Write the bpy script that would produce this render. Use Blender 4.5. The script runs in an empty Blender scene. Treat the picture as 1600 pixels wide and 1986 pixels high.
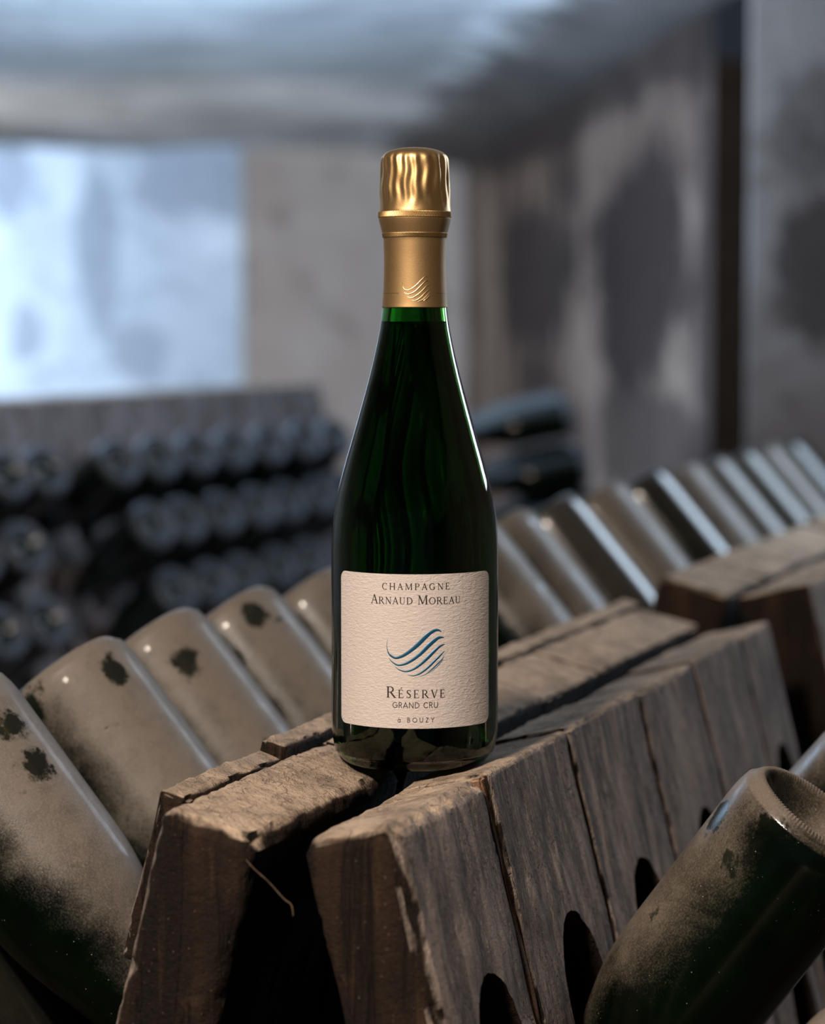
import bpy, bmesh, math, random
from mathutils import Vector, Matrix, noise

random.seed(7)
S = bpy.context.scene
COL = S.collection
H = 1.30                      # height of the rack top on which the bottle stands
EYE = H + 0.229               # camera height
MM = 0.001

# ------------------------------------------------------------------ camera
cam = bpy.data.cameras.new('camera')
cam.sensor_fit = 'VERTICAL'; cam.sensor_height = 36.0; cam.sensor_width = 29.0
cam.lens = 85.0
cam.clip_start = 0.05; cam.clip_end = 100
cam.dof.use_dof = True
cam.dof.focus_distance = 1.232
cam.dof.aperture_fstop = 5.8
cam_ob = bpy.data.objects.new('camera', cam); COL.objects.link(cam_ob)
cam_ob.location = (-0.0012, -1.27, EYE)
cam_ob.rotation_euler = (math.radians(90) - math.atan(363 / 4689.2), 0, 0)
S.camera = cam_ob

# ------------------------------------------------------------------ world, lamps, exposure
S.view_settings.view_transform = 'Standard'
S.view_settings.look = 'None'
S.view_settings.gamma = 1.0
S.view_settings.use_curve_mapping = False
S.view_settings.exposure = 0.0
S.cycles.use_denoising = True
S.cycles.max_bounces = 14
S.cycles.transmission_bounces = 14
S.cycles.caustics_reflective = False
S.cycles.caustics_refractive = False
W = bpy.data.worlds.new('cellar_air'); S.world = W; W.use_nodes = True
W.node_tree.nodes['Background'].inputs[0].default_value = (0.60, 0.75, 1.0, 1)
W.node_tree.nodes['Background'].inputs[1].default_value = 0.03

def area(name, loc, target, sx, sy, power, col, shape='RECTANGLE'):
    l = bpy.data.lights.new(name, 'AREA'); l.shape = shape; l.size = sx; l.size_y = sy
    l.energy = power; l.color = col
    o = bpy.data.objects.new(name, l); COL.objects.link(o); o.location = loc
    o.rotation_euler = (Vector(target) - Vector(loc)).to_track_quat('-Z', 'Y').to_euler()
    return o

# assumed warm lamp, unseen, up and to the left in front of the bottle
area('assumed_key_lamp', (-0.52, -1.15, H + 1.08), (0.0, 0.1, H), 0.22, 0.22, 37, (1.0, 0.84, 0.70), 'DISK')
# assumed daylight from the right, behind the bottle; bare lamp, no opening built
area('assumed_daylight_right', (1.22, 1.75, H + 0.75), (-0.3, 1.6, H + 0.1), 0.6, 0.9, 20, (0.68, 0.83, 1.0))
# assumed daylight in the end chamber and the vault, unseen lamps at left
area('assumed_daylight_chamber', (-4.6, 14.2, 1.9), (-1.4, 16.6, 1.2), 1.6, 1.8, 140, (0.58, 0.76, 1.0))
dl = area('assumed_daylight_left', (-2.5, 2.7, 1.15), (-0.3, 6.3, 2.6), 1.3, 1.3, 370, (0.55, 0.75, 1.0))
dl.data.spread = 2.1
area('opening_fill', (1.9, 6.6, 1.9), (1.2, 10.0, 1.5), 0.3, 0.3, 60, (1.0, 0.92, 0.88), 'DISK')  # added fill, lightens the dark opening beside the pier

# neutral fill added out of sight to the left, brightens the walls
area('vault_fill', (-2.7, 9.2, 1.2), (0.4, 12.0, 1.5), 0.6, 0.6, 40, (1.0, 0.96, 0.92), 'DISK')

# ------------------------------------------------------------------ node helpers
def mat(name):
    m = bpy.data.materials.new(name); m.use_nodes = True
    nt = m.node_tree; b = nt.nodes['Principled BSDF']
    return m, nt, b

class N:
    """small helper around a node tree"""
    def __init__(s, nt): s.nt = nt
    def new(s, t, **k):
        n = s.nt.nodes.new(t)
        for a, v in k.items(): setattr(n, a, v)
        return n
    def link(s, a, b): s.nt.links.new(a, b)
    def put(s, sock, v):
        if hasattr(v, 'is_output'): s.link(v, sock)
        else: sock.default_value = v
    def math(s, op, a, b=0.0, c=0.0, clamp=False):
        n = s.new('ShaderNodeMath', operation=op, use_clamp=clamp)
        s.put(n.inputs[0], a); s.put(n.inputs[1], b); s.put(n.inputs[2], c)
        return n.outputs[0]
    def step(s, v, a, b):
        n = s.new('ShaderNodeMapRange', interpolation_type='SMOOTHSTEP')
        s.put(n.inputs[0], v); s.put(n.inputs[1], a); s.put(n.inputs[2], b)
        n.inputs[3].default_value = 0; n.inputs[4].default_value = 1
        return n.outputs[0]
    def mix(s, f, a, b):
        n = s.new('ShaderNodeMix', data_type='RGBA')
        s.put(n.inputs[0], f); s.put(n.inputs[6], a); s.put(n.inputs[7], b)
        return n.outputs[2]
    def mixf(s, f, a, b):
        n = s.new('ShaderNodeMix', data_type='FLOAT')
        s.put(n.inputs[0], f); s.put(n.inputs[2], a); s.put(n.inputs[3], b)
        return n.outputs[0]
    def coord(s, out='Object'):
        return s.new('ShaderNodeTexCoord').outputs[out]
    def mapping(s, v, loc=(0, 0, 0), rot=(0, 0, 0), scale=(1, 1, 1)):
        n = s.new('ShaderNodeMapping'); s.link(v, n.inputs[0])
        n.inputs[1].default_value = loc; n.inputs[2].default_value = rot; n.inputs[3].default_value = scale
        return n.outputs[0]
    def addv(s, a, b):
        n = s.new('ShaderNodeVectorMath', operation='ADD'); s.put(n.inputs[0], a); s.put(n.inputs[1], b); return n.outputs[0]
    def dot(s, a, b):
        n = s.new('ShaderNodeVectorMath', operation='DOT_PRODUCT'); s.put(n.inputs[0], a); s.put(n.inputs[1], b); return n.outputs[1]
    def noise(s, v, scale, detail=4, rough=0.55, dist=0.0):
        n = s.new('ShaderNodeTexNoise'); s.link(v, n.inputs['Vector'])
        n.inputs['Scale'].default_value = scale; n.inputs['Detail'].default_value = detail
        n.inputs['Roughness'].default_value = rough; n.inputs['Distortion'].default_value = dist
        return n.outputs[0]
    def voronoi(s, v, scale, feature='F1', rnd=1.0):
        n = s.new('ShaderNodeTexVoronoi', feature=feature); s.link(v, n.inputs['Vector'])
        n.inputs['Scale'].default_value = scale; n.inputs['Randomness'].default_value = rnd
        return n.outputs[0]
    def bump(s, h, strength, dist, normal=None):
        n = s.new('ShaderNodeBump'); s.put(n.inputs['Height'], h)
        n.inputs['Strength'].default_value = strength; n.inputs['Distance'].default_value = dist
        if normal is not None: s.link(normal, n.inputs['Normal'])
        return n.outputs[0]
    def objrand(s, k=37.0):
        r = s.new('ShaderNodeObjectInfo').outputs['Random']
        n = s.new('ShaderNodeCombineXYZ')
        s.link(s.math('MULTIPLY', r, k), n.inputs[0]); s.link(s.math('MULTIPLY', r, k * 1.7), n.inputs[1]); s.link(s.math('MULTIPLY', r, k * 0.6), n.inputs[2])
        return n.outputs[0], r

# ------------------------------------------------------------------ materials
def plaster(name, base, dark, light, scale=1.2, stains=(), bump=0.25, rough=0.95, stain_col=(0.016, 0.0095, 0.008, 1), band=None, sharp=1.0):
    m, nt, b = mat(name); n = N(nt)
    co = n.coord()
    big = n.noise(co, scale, 5, 0.6, 0.4)
    med = n.noise(co, scale * 4.3, 6, 0.65, 0.2)
    fine = n.noise(co, 26, 6, 0.7)
    c = n.mix(n.step(big, 0.40, 0.66), base, light)
    c = n.mix(n.math('MULTIPLY', n.step(med, 0.52, 0.72), 0.8), c, dark)
    c = n.mix(n.math('MULTIPLY', n.step(fine, 0.5, 0.8), 0.35), c, dark)
    for (cx, cy, cz, rx, ry, rz, amt) in stains:
        mp = n.mapping(co, (-cx / rx, -cy / ry, -cz / rz), (0, 0, 0), (1 / rx, 1 / ry, 1 / rz))
        ln = n.new('ShaderNodeVectorMath', operation='LENGTH'); n.link(mp, ln.inputs[0])
        d = n.math('ADD', ln.outputs[1], n.math('ADD', n.math('MULTIPLY', n.math('SUBTRACT', med, 0.5), 1.6), n.math('MULTIPLY', n.math('SUBTRACT', big, 0.5), 2.6)))
        c = n.mix(n.math('MULTIPLY', n.math('SUBTRACT', 1.0, n.step(d, 0.72, 1.14)), amt), c, stain_col)
    if band is not None:                       # dark brown tint past a line: (nx, ny, offset, width, colour)
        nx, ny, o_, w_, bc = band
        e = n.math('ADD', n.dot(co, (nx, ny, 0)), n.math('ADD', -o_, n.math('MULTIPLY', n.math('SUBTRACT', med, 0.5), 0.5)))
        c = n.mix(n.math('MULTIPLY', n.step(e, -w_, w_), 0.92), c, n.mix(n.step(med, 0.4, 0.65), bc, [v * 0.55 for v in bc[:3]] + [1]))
    n.link(c, b.inputs['Base Color']); b.inputs['Roughness'].default_value = rough
    b.inputs['Specular IOR Level'].default_value = 0.2
    n.link(n.bump(n.math('ADD', med, n.math('MULTIPLY', fine, 0.4)), bump, 0.05), b.inputs['Normal'])
    return m

def wood(name, side, outer_dir=None, brown=(0.0200, 0.0108, 0.0062, 1), grey=(0.38, 0.305, 0.265, 1), dust=(0.50, 0.385, 0.288, 1), lean=0.0, grain='z', dust_amt=1.0):
    """old rack timber: dark brown where sawn, weathered grey on the outer face, dust lying on the tops"""
    m, nt, b = mat(name); n = N(nt)
    off, rnd = n.objrand()
    co0 = n.coord(); co = n.addv(co0, off)
    st = {'z': (1, 1, 0.06), 'y': (1, 0.06, 1), 'x': (0.06, 1, 1)}[grain]
    rot = (0, lean, 0)
    g = n.mapping(co, (0, 0, 0), rot, st)
    g1 = n.noise(g, 190, 6, 0.65, 0.12)
    g2 = n.noise(g, 55, 5, 0.6, 0.5)
    iso = n.noise(co, 42, 6, 0.65, 0.3)
    fine = n.noise(co, 520, 4, 0.7)
    big = n.noise(co, 11, 4, 0.55)
    nrm = n.coord('Normal')
    ob = n.mix(n.step(g2, 0.35, 0.68), [v * 0.35 for v in brown[:3]] + [1], [v * 1.45 for v in brown[:3]] + [1])
    ob = n.mix(n.math('MULTIPLY', n.step(g1, 0.54, 0.74), 0.75), ob, [min(1, v * 3.6) for v in brown[:3]] + [1])
    ob = n.mix(n.math('MULTIPLY', n.step(big, 0.50, 0.66), 0.6), ob, [v * 0.4 for v in brown[:3]] + [1])
    ob = n.mix(n.math('MULTIPLY', n.step(iso, 0.58, 0.78), 0.40), ob, (0.085, 0.048, 0.028, 1))
    c = ob
    if outer_dir is not None:
        gy = n.mix(n.step(g2, 0.34, 0.70), [v * 0.36 for v in grey[:3]] + [1], grey)
        gy = n.mix(n.math('MULTIPLY', n.step(n.noise(g, 620, 4, 0.7, 0.3), 0.50, 0.68), 0.6), gy, (0.50, 0.42, 0.355, 1))
        gy = n.mix(n.math('MULTIPLY', n.step(g1, 0.5, 0.75), 0.6), gy, [v * 1.6 for v in grey[:3]] + [1])
        gy = n.mix(n.math('MULTIPLY', n.step(iso, 0.55, 0.75), 0.55), gy, [v * 1.0 for v in (0.27, 0.205, 0.155)] + [1])
        gy = n.mix(n.math('MULTIPLY', n.step(big, 0.56, 0.72), 0.45), gy, (0.085, 0.066, 0.060, 1))
        f = n.step(n.math('ADD', n.dot(nrm, outer_dir), n.math('MULTIPLY', n.math('SUBTRACT', iso, 0.5), 0.5)), 0.55, 0.88)
        c = n.mix(f, c, gy)
    up = n.dot(nrm, (0, 0, 1))
    df = n.step(n.math('ADD', up, n.math('MULTIPLY', n.math('SUBTRACT', iso, 0.5), 0.7)), 0.50, 0.92)
    dc = n.mix(n.step(iso, 0.36, 0.62), [v * 0.58 for v in dust[:3]] + [1], dust)
    dc = n.mix(n.math('MULTIPLY', n.step(n.noise(n.mapping(co, (0, 0, 0), (0, 0, 0), (1, 0.12, 1)), 150, 5, 0.65, 0.1), 0.5, 0.72), 0.6), dc, [v * 0.42 for v in dust[:3]] + [1])
    dc = n.mix(n.math('MULTIPLY', n.step(big, 0.52, 0.66), 0.55), dc, [min(1, v * 1.45) for v in dust[:3]] + [1])
    c = n.mix(n.math('MULTIPLY', df, dust_amt), c, dc)
    sp = n.voronoi(co, 330)
    spk = n.math('MULTIPLY', n.math('SUBTRACT', 1.0, n.step(sp, 0.10, 0.17)), n.step(fine, 0.50, 0.60))
    c = n.mix(n.math('MULTIPLY', spk, 0.35), c, (0.36, 0.27, 0.20, 1))
    n.link(c, b.inputs['Base Color'])
    b.inputs['Roughness'].default_value = 0.85; b.inputs['Specular IOR Level'].default_value = 0.25
    h = n.math('ADD', n.math('MULTIPLY', g1, 0.9), n.math('MULTIPLY', iso, 0.40))
    h = n.math('ADD', h, n.math('MULTIPLY', fine, 0.30))
    h = n.math('ADD', h, n.math('MULTIPLY', n.noise(co, 190, 5, 0.7), 0.5))
    crack = n.math('SUBTRACT', 1.0, n.step(n.math('ABSOLUTE', n.math('SUBTRACT', g2, 0.47)), 0.0, 0.02))
    h = n.math('SUBTRACT', h, n.math('MULTIPLY', crack, 0.45))
    n.link(n.bump(h, 0.9, 0.004), b.inputs['Normal'])
    return m

def bottle_glass(name, elev, dust_col=(0.182, 0.158, 0.137, 1), lo=-0.08, hi=0.58, patch=0.69, base_only=False):
    """dark green bottle glass with dust settled on the side that faces up in the rack"""
    m, nt, b = mat(name); n = N(nt)
    off, rnd = n.objrand()
    co0 = n.coord(); co = n.addv(co0, off)
    big = n.noise(co, 24, 4, 0.6, 0.5); med = n.noise(co, 75, 5, 0.65, 0.3); fine = n.noise(co, 900, 3, 0.7)
    up = n.dot(n.coord('Normal'), (0, math.cos(elev), -math.sin(elev)))
    d = n.math('ADD', up, n.math('MULTIPLY', n.math('SUBTRACT', big, 0.5), 0.8))
    d = n.math('ADD', d, n.math('MULTIPLY', n.math('SUBTRACT', rnd, 0.5), -0.25))
    d = n.math('ADD', d, n.math('MULTIPLY', n.math('SUBTRACT', fine, 0.5), 0.5))
    dust = n.step(d, lo, hi)
    if base_only:
        sx = n.new('ShaderNodeSeparateXYZ'); n.link(co0, sx.inputs[0])
        rr = n.math('SQRT', n.math('ADD', n.math('MULTIPLY', sx.outputs[0], sx.outputs[0]), n.math('MULTIPLY', sx.outputs[1], sx.outputs[1])))
        dust = n.math('MULTIPLY', n.math('SUBTRACT', 1.0, n.step(sx.outputs[2], 0.008, 0.022)), n.step(rr, 0.019, 0.027))
    clean = n.step(n.math('ADD', big, n.math('MULTIPLY', n.math('SUBTRACT', med, 0.5), 0.35)), patch - 0.03, patch + 0.03)
    dust = n.math('MULTIPLY', dust, n.math('SUBTRACT', 1.0, n.math('MULTIPLY', clean, 0.85)))
    for prop in ('wiped_spot', 'wiped_spot_b'):       # places where a finger has wiped the dust off, set on each bottle
        at_ = n.new('ShaderNodeAttribute', attribute_type='OBJECT', attribute_name=prop)
        df = n.new('ShaderNodeVectorMath', operation='SUBTRACT'); n.link(co0, df.inputs[0]); n.link(at_.outputs['Vector'], df.inputs[1])
        ln_ = n.new('ShaderNodeVectorMath', operation='LENGTH'); n.link(df.outputs[0], ln_.inputs[0])
        dd = n.math('ADD', ln_.outputs[1], n.math('MULTIPLY', n.math('SUBTRACT', n.noise(co, 85, 4, 0.7), 0.5), 0.026))
        dust = n.math('MULTIPLY', dust, n.mixf(n.step(dd, 0.0065, 0.0115), 0.06, 1.0))
    dust = n.math('MULTIPLY', dust, n.mixf(n.step(med, 0.3, 0.6), 0.80, 0.97))
    cl = n.new('ShaderNodeAttribute', attribute_type='OBJECT', attribute_name='wiped_clean').outputs['Fac']
    dust = n.math('MULTIPLY', dust, n.math('SUBTRACT', 1.0, cl), 0.0, True)
    dc = n.mix(n.step(med, 0.35, 0.68), dust_col, [v * 0.72 for v in dust_col[:3]] + [1])
    dc = n.mix(n.math('MULTIPLY', n.step(fine, 0.45, 0.8), 0.5), dc, [v * 1.5 for v in dust_col[:3]] + [1])
    gl = n.mix(n.step(big, 0.3, 0.7), (0.0012, 0.0026, 0.0013, 1), (0.002, 0.006, 0.002, 1))
    c = n.mix(dust, gl, dc)
    sp = n.voronoi(co, 260)
    spk = n.math('MULTIPLY', n.math('SUBTRACT', 1.0, n.step(sp, 0.06, 0.11)), n.step(med, 0.52, 0.6))
    c = n.mix(n.math('MULTIPLY', spk, 0.6), c, (0.38, 0.32, 0.25, 1))
    n.link(c, b.inputs['Base Color'])
    n.link(n.mixf(dust, 0.10, 0.55), b.inputs['Roughness'])
    b.inputs['IOR'].default_value = 1.5
    n.link(n.mixf(dust, 0.4, 0.3 if base_only else 0.05), b.inputs['Coat Weight']); b.inputs['Coat Roughness'].default_value = 0.09
    n.link(n.mixf(dust, 0.5, 0.16), b.inputs['Specular IOR Level'])
    n.link(n.bump(n.math('ADD', n.math('MULTIPLY', fine, 0.5), n.math('MULTIPLY', med, dust)), 0.14, 0.0012), b.inputs['Normal'])
    return m

def simple(name, col, rough=0.6, metal=0.0, **k):
    m, nt, b = mat(name)
    b.inputs['Base Color'].default_value = tuple(col) + (1,)
    b.inputs['Roughness'].default_value = rough; b.inputs['Metallic'].default_value = metal
    for a, v in k.items(): b.inputs[a].default_value = v
    return m

def gold_foil(name, col=(0.74, 0.46, 0.185), rough=0.33, knurl=False):
    m, nt, b = mat(name); n = N(nt)
    co = n.coord()
    f = n.noise(co, 1600, 2, 0.6); g = n.noise(co, 60, 4, 0.6)
    n.link(n.mix(n.step(g, 0.3, 0.7), tuple(v * 0.93 for v in col) + (1,), tuple(col) + (1,)), b.inputs['Base Color'])
    b.inputs['Metallic'].default_value = 1.0
    n.link(n.mixf(f, rough - 0.05, rough + 0.10), b.inputs['Roughness'])
    n.link(n.bump(f, 0.10, 0.0004), b.inputs['Normal'])
    return m

def paper(name):
    m, nt, b = mat(name); n = N(nt)
    co = n.coord()
    s = n.mapping(co, (0, 0, 0), (0, 0, 0), (1, 1, 2.6))
    w = n.noise(s, 330, 4, 0.6, 0.8); w2 = n.noise(s, 900, 3, 0.6)
    n.link(n.mix(w, (0.58, 0.515, 0.485, 1), (0.64, 0.575, 0.54, 1)), b.inputs['Base Color'])
    b.inputs['Roughness'].default_value = 0.75
    n.link(n.bump(n.math('ADD', w, n.math('MULTIPLY', w2, 0.3)), 0.50, 0.0013), b.inputs['Normal'])
    return m

M_GREEN = simple('green_bottle_glass', (0.09, 0.33, 0.065), 0.0, 0.0, **{'Transmission Weight': 1.0, 'IOR': 1.5})
M_WINE = simple('sparkling_wine', (0.25, 0.32, 0.16), 0.0, 0.0, **{'Transmission Weight': 1.0, 'IOR': 1.34})
M_GOLD = gold_foil('gold_foil', (0.66, 0.435, 0.195), 0.40)
M_GOLD_NECK = gold_foil('matte_gold_foil', (0.43, 0.285, 0.138), 0.56)
M_GOLD_LIGHT = gold_foil('bright_gold_foil', (0.85, 0.66, 0.40), 0.30)
M_GOLD_DARK = simple('dark_gold_line', (0.10, 0.06, 0.025), 0.5, 0.3)
M_PAPER = paper('embossed_label_paper')
M_INK = simple('dark_brown_ink', (0.030, 0.018, 0.014), 0.6)
M_BLUE = simple('petrol_blue_foil', (0.010, 0.085, 0.165), 0.35, 0.15)
M_CAP = simple('dull_crown_cap_steel', (0.35, 0.33, 0.30), 0.45, 1.0)
M_RING = M_CAP
ELEV = 0.87
ELEV_BACK = 0.60
M_DUSTY = bottle_glass('dusty_green_glass', ELEV)
M_DUSTY_R = bottle_glass('dusty_green_glass_right', ELEV + 0.07, (0.195, 0.16, 0.127, 1), 0.05, 0.78, 0.66)
M_BACKB = bottle_glass('dark_bottle_glass_back', ELEV_BACK, (0.125, 0.14, 0.165, 1), 0.15, 0.65, 0.78, True)
LEAN = math.atan(0.25)
M_WOOD_R = wood('rack_timber_right', 1, (math.cos(LEAN), 0, math.sin(LEAN)), lean=-LEAN)
M_WOOD_L = wood('rack_timber_left', -1, (-math.cos(LEAN), 0, math.sin(LEAN)), lean=LEAN)
M_STRIP = wood('joint_strip_timber', 1, None, brown=(0.16, 0.085, 0.045, 1))
M_WOOD_BACK = wood('back_rack_timber', 1, (math.cos(LEAN), 0, math.sin(LEAN)), lean=-LEAN, brown=(0.05, 0.03, 0.024, 1), grey=(0.40, 0.35, 0.355, 1))

# ------------------------------------------------------------------ object helpers
def link(name, me, m=None, parent=None, smooth=False):
    if m is not None:
        for k in (m if isinstance(m, (list, tuple)) else [m]): me.materials.append(k)
    if smooth:
        for p in me.polygons: p.use_smooth = True
    o = bpy.data.objects.new(name, me); COL.objects.link(o)
    if parent is not None: o.parent = parent
    return o

def obj_bm(name, bm, m=None, parent=None, smooth=False):
    me = bpy.data.meshes.new(name); bm.normal_update(); bm.to_mesh(me); bm.free()
    return link(name, me, m, parent, smooth)

def tag(o, label, cat, group=None, kind=None):
    o['label'] = label; o['category'] = cat
    if group: o['group'] = group
    if kind: o['kind'] = kind
    return o

def empty(name, loc=(0, 0, 0), rz=0.0):
    o = bpy.data.objects.new(name, None); COL.objects.link(o); o.location = loc; o.rotation_euler = (0, 0, rz)
    o.empty_display_size = 0.05
    return o

def lathe(prof, seg=64, radial=None):
    """closed surface of revolution about z; prof = [(r, z)...]; radial(r, z, a) -> (r, z)"""
    bm = bmesh.new(); rings = []
    for r, z in prof:
        if r < 1e-6: rings.append([bm.verts.new((0, 0, z))]); continue
        row = []
        for i in range(seg):
            a = 2 * math.pi * i / seg
            rr, zz = (r, z) if radial is None else radial(r, z, a)
            row.append(bm.verts.new((rr * math.cos(a), rr * math.sin(a), zz)))
        rings.append(row)
    for A, B in zip(rings, rings[1:]):
        for i in range(seg):
            j = (i + 1) % seg
            if len(A) == 1 and len(B) > 1: bm.faces.new((A[0], B[j], B[i]))
            elif len(B) == 1 and len(A) > 1: bm.faces.new((A[i], A[j], B[0]))
            elif len(A) > 1: bm.faces.new((A[i], A[j], B[j], B[i]))
    bmesh.ops.recalc_face_normals(bm, faces=bm.faces)
    return bm

def smooth_profile(pts, n=8):
    """Catmull-Rom through (z, r) pairs"""
    out = []
    for i in range(len(pts) - 1):
        p0 = pts[max(i - 1, 0)]; p1 = pts[i]; p2 = pts[i + 1]; p3 = pts[min(i + 2, len(pts) - 1)]
        for k in range(n):
            t = k / n
            out.append(tuple(0.5 * ((2 * p1[c]) + (-p0[c] + p2[c]) * t + (2 * p0[c] - 5 * p1[c] + 4 * p2[c] - p3[c]) * t * t + (-p0[c] + 3 * p1[c] - 3 * p2[c] + p3[c]) * t ** 3) for c in range(2)))
    out.append(pts[-1]); return out

def box(bm, x0, x1, y0, y1, z0, z1):
    v = [bm.verts.new(p) for p in ((x0, y0, z0), (x1, y0, z0), (x1, y1, z0), (x0, y1, z0), (x0, y0, z1), (x1, y0, z1), (x1, y1, z1), (x0, y1, z1))]
    for f in ((0, 3, 2, 1), (4, 5, 6, 7), (0, 1, 5, 4), (1, 2, 6, 5), (2, 3, 7, 6), (3, 0, 4, 7)): bm.faces.new([v[i] for i in f])
    return bm

def rough_box(cx, cy, cz, r, fn):
    """box surface with given cut positions on its three axes, rounded by r, every vertex passed through fn(p, normal, edge) -> Vector"""
    lo = Vector((cx[0], cy[0], cz[0])); hi = Vector((cx[-1], cy[-1], cz[-1]))
    bm = bmesh.new(); cache = {}
    def vert(p):
        k = (round(p[0], 6), round(p[1], 6), round(p[2], 6))
        if k not in cache:
            v = Vector(p); q = Vector([min(max(v[i], lo[i] + r), hi[i] - r) for i in range(3)])
            dd = v - q
            nrm = dd.normalized() if dd.length > 1e-9 else Vector((0, 0, 1))
            pos = q + nrm * r if dd.length > r * 1.0001 else v
            if dd.length <= r * 1.0001 and dd.length > 0: nrm = dd.normalized()
            cache[k] = bm.verts.new(fn(pos, nrm, dd.length > r * 1.05))
        return cache[k]
    def grid(A, B, make, flip):
        for i in range(len(A) - 1):
            for j in range(len(B) - 1):
                q = [vert(make(A[i], B[j])), vert(make(A[i + 1], B[j])), vert(make(A[i + 1], B[j + 1])), vert(make(A[i], B[j + 1]))]
                if flip: q.reverse()
                try: bm.faces.new(q)
                except ValueError: pass
    grid(cx, cy, lambda a, b: (a, b, cz[0]), True); grid(cx, cy, lambda a, b: (a, b, cz[-1]), False)
    grid(cx, cz, lambda a, b: (a, cy[0], b), False); grid(cx, cz, lambda a, b: (a, cy[-1], b), True)
    grid(cy, cz, lambda a, b: (cx[0], a, b), True); grid(cy, cz, lambda a, b: (cx[-1], a, b), False)
    return bm

def cuts(a, b, step, fine=0.0):
    n = max(1, int(round((b - a) / step)))
    out = [a + (b - a) * i / n for i in range(n + 1)]
    if fine > 0 and b - a > 4 * fine:
        out = sorted(set([round(v, 6) for v in out + [a + fine * 0.35, a + fine, b - fine, b - fine * 0.35]]))
    return out

# ------------------------------------------------------------------ the room
def structure(name, bm, m, parent=None):
    o = obj_bm(name, bm, m, parent); o['kind'] = 'structure'; return o

def subdivided(bm, n=1):
    return bm

M_END = plaster('end_wall_plaster', (0.37, 0.30, 0.255, 1), (0.20, 0.16, 0.135, 1), (0.46, 0.385, 0.335, 1), 1.1)
M_CHAMBER = plaster('limewashed_plaster', (0.62, 0.64, 0.68, 1), (0.34, 0.37, 0.42, 1), (0.80, 0.82, 0.85, 1), 1.1,
                    stains=((-2.28, 16.2, 2.09, 0.14, 0.5, 0.55, 0.6), (-2.8, 16.2, 1.46, 0.16, 0.5, 0.25, 0.6), (-2.9, 16.2, 2.6, 0.2, 0.5, 0.3, 0.55), (-2.0, 16.2, 1.31, 0.2, 0.5, 0.2, 0.5), (-1.45, 16.2, 2.65, 0.5, 0.5, 0.35, 0.6)), stain_col=(0.24, 0.26, 0.30, 1))  # stains, then a broad darker patch at upper right
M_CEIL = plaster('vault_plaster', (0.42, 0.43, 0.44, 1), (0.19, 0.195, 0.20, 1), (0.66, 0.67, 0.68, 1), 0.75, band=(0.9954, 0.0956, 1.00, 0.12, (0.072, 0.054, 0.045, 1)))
M_RIGHT = plaster('stained_wall_plaster', (0.100, 0.066, 0.050, 1), (0.036, 0.023, 0.018, 1), (0.19, 0.138, 0.108, 1), 1.1,
                  stains=((0.55, 9.4, 1.70, 0.9, 1.9, 0.46, 0.92), (0.75, 6.75, 1.66, 0.9, 1.0, 0.38, 0.92), (0.75, 6.6, 1.15, 0.8, 1.6, 0.22, 0.7), (0.6, 7.5, 2.42, 3.0, 7.5, 0.16, 0.85), (0.85, 5.55, 1.6, 0.9, 0.33, 1.6, 0.85)))  # stains, then darker patches along the top and at the near end
M_PIER = plaster('pier_plaster', (0.18, 0.15, 0.135, 1), (0.080, 0.064, 0.055, 1), (0.23, 0.20, 0.185, 1), 2.2,
                 stains=((0.85, 3.7, 1.62, 0.12, 0.6, 0.16, 0.75), (0.82, 3.7, 1.95, 0.10, 0.6, 0.14, 0.5)))
M_FLOOR = plaster('packed_earth_floor', (0.030, 0.025, 0.021, 1), (0.016, 0.013, 0.011, 1), (0.045, 0.038, 0.032, 1), 2.0, bump=0.5)

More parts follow.
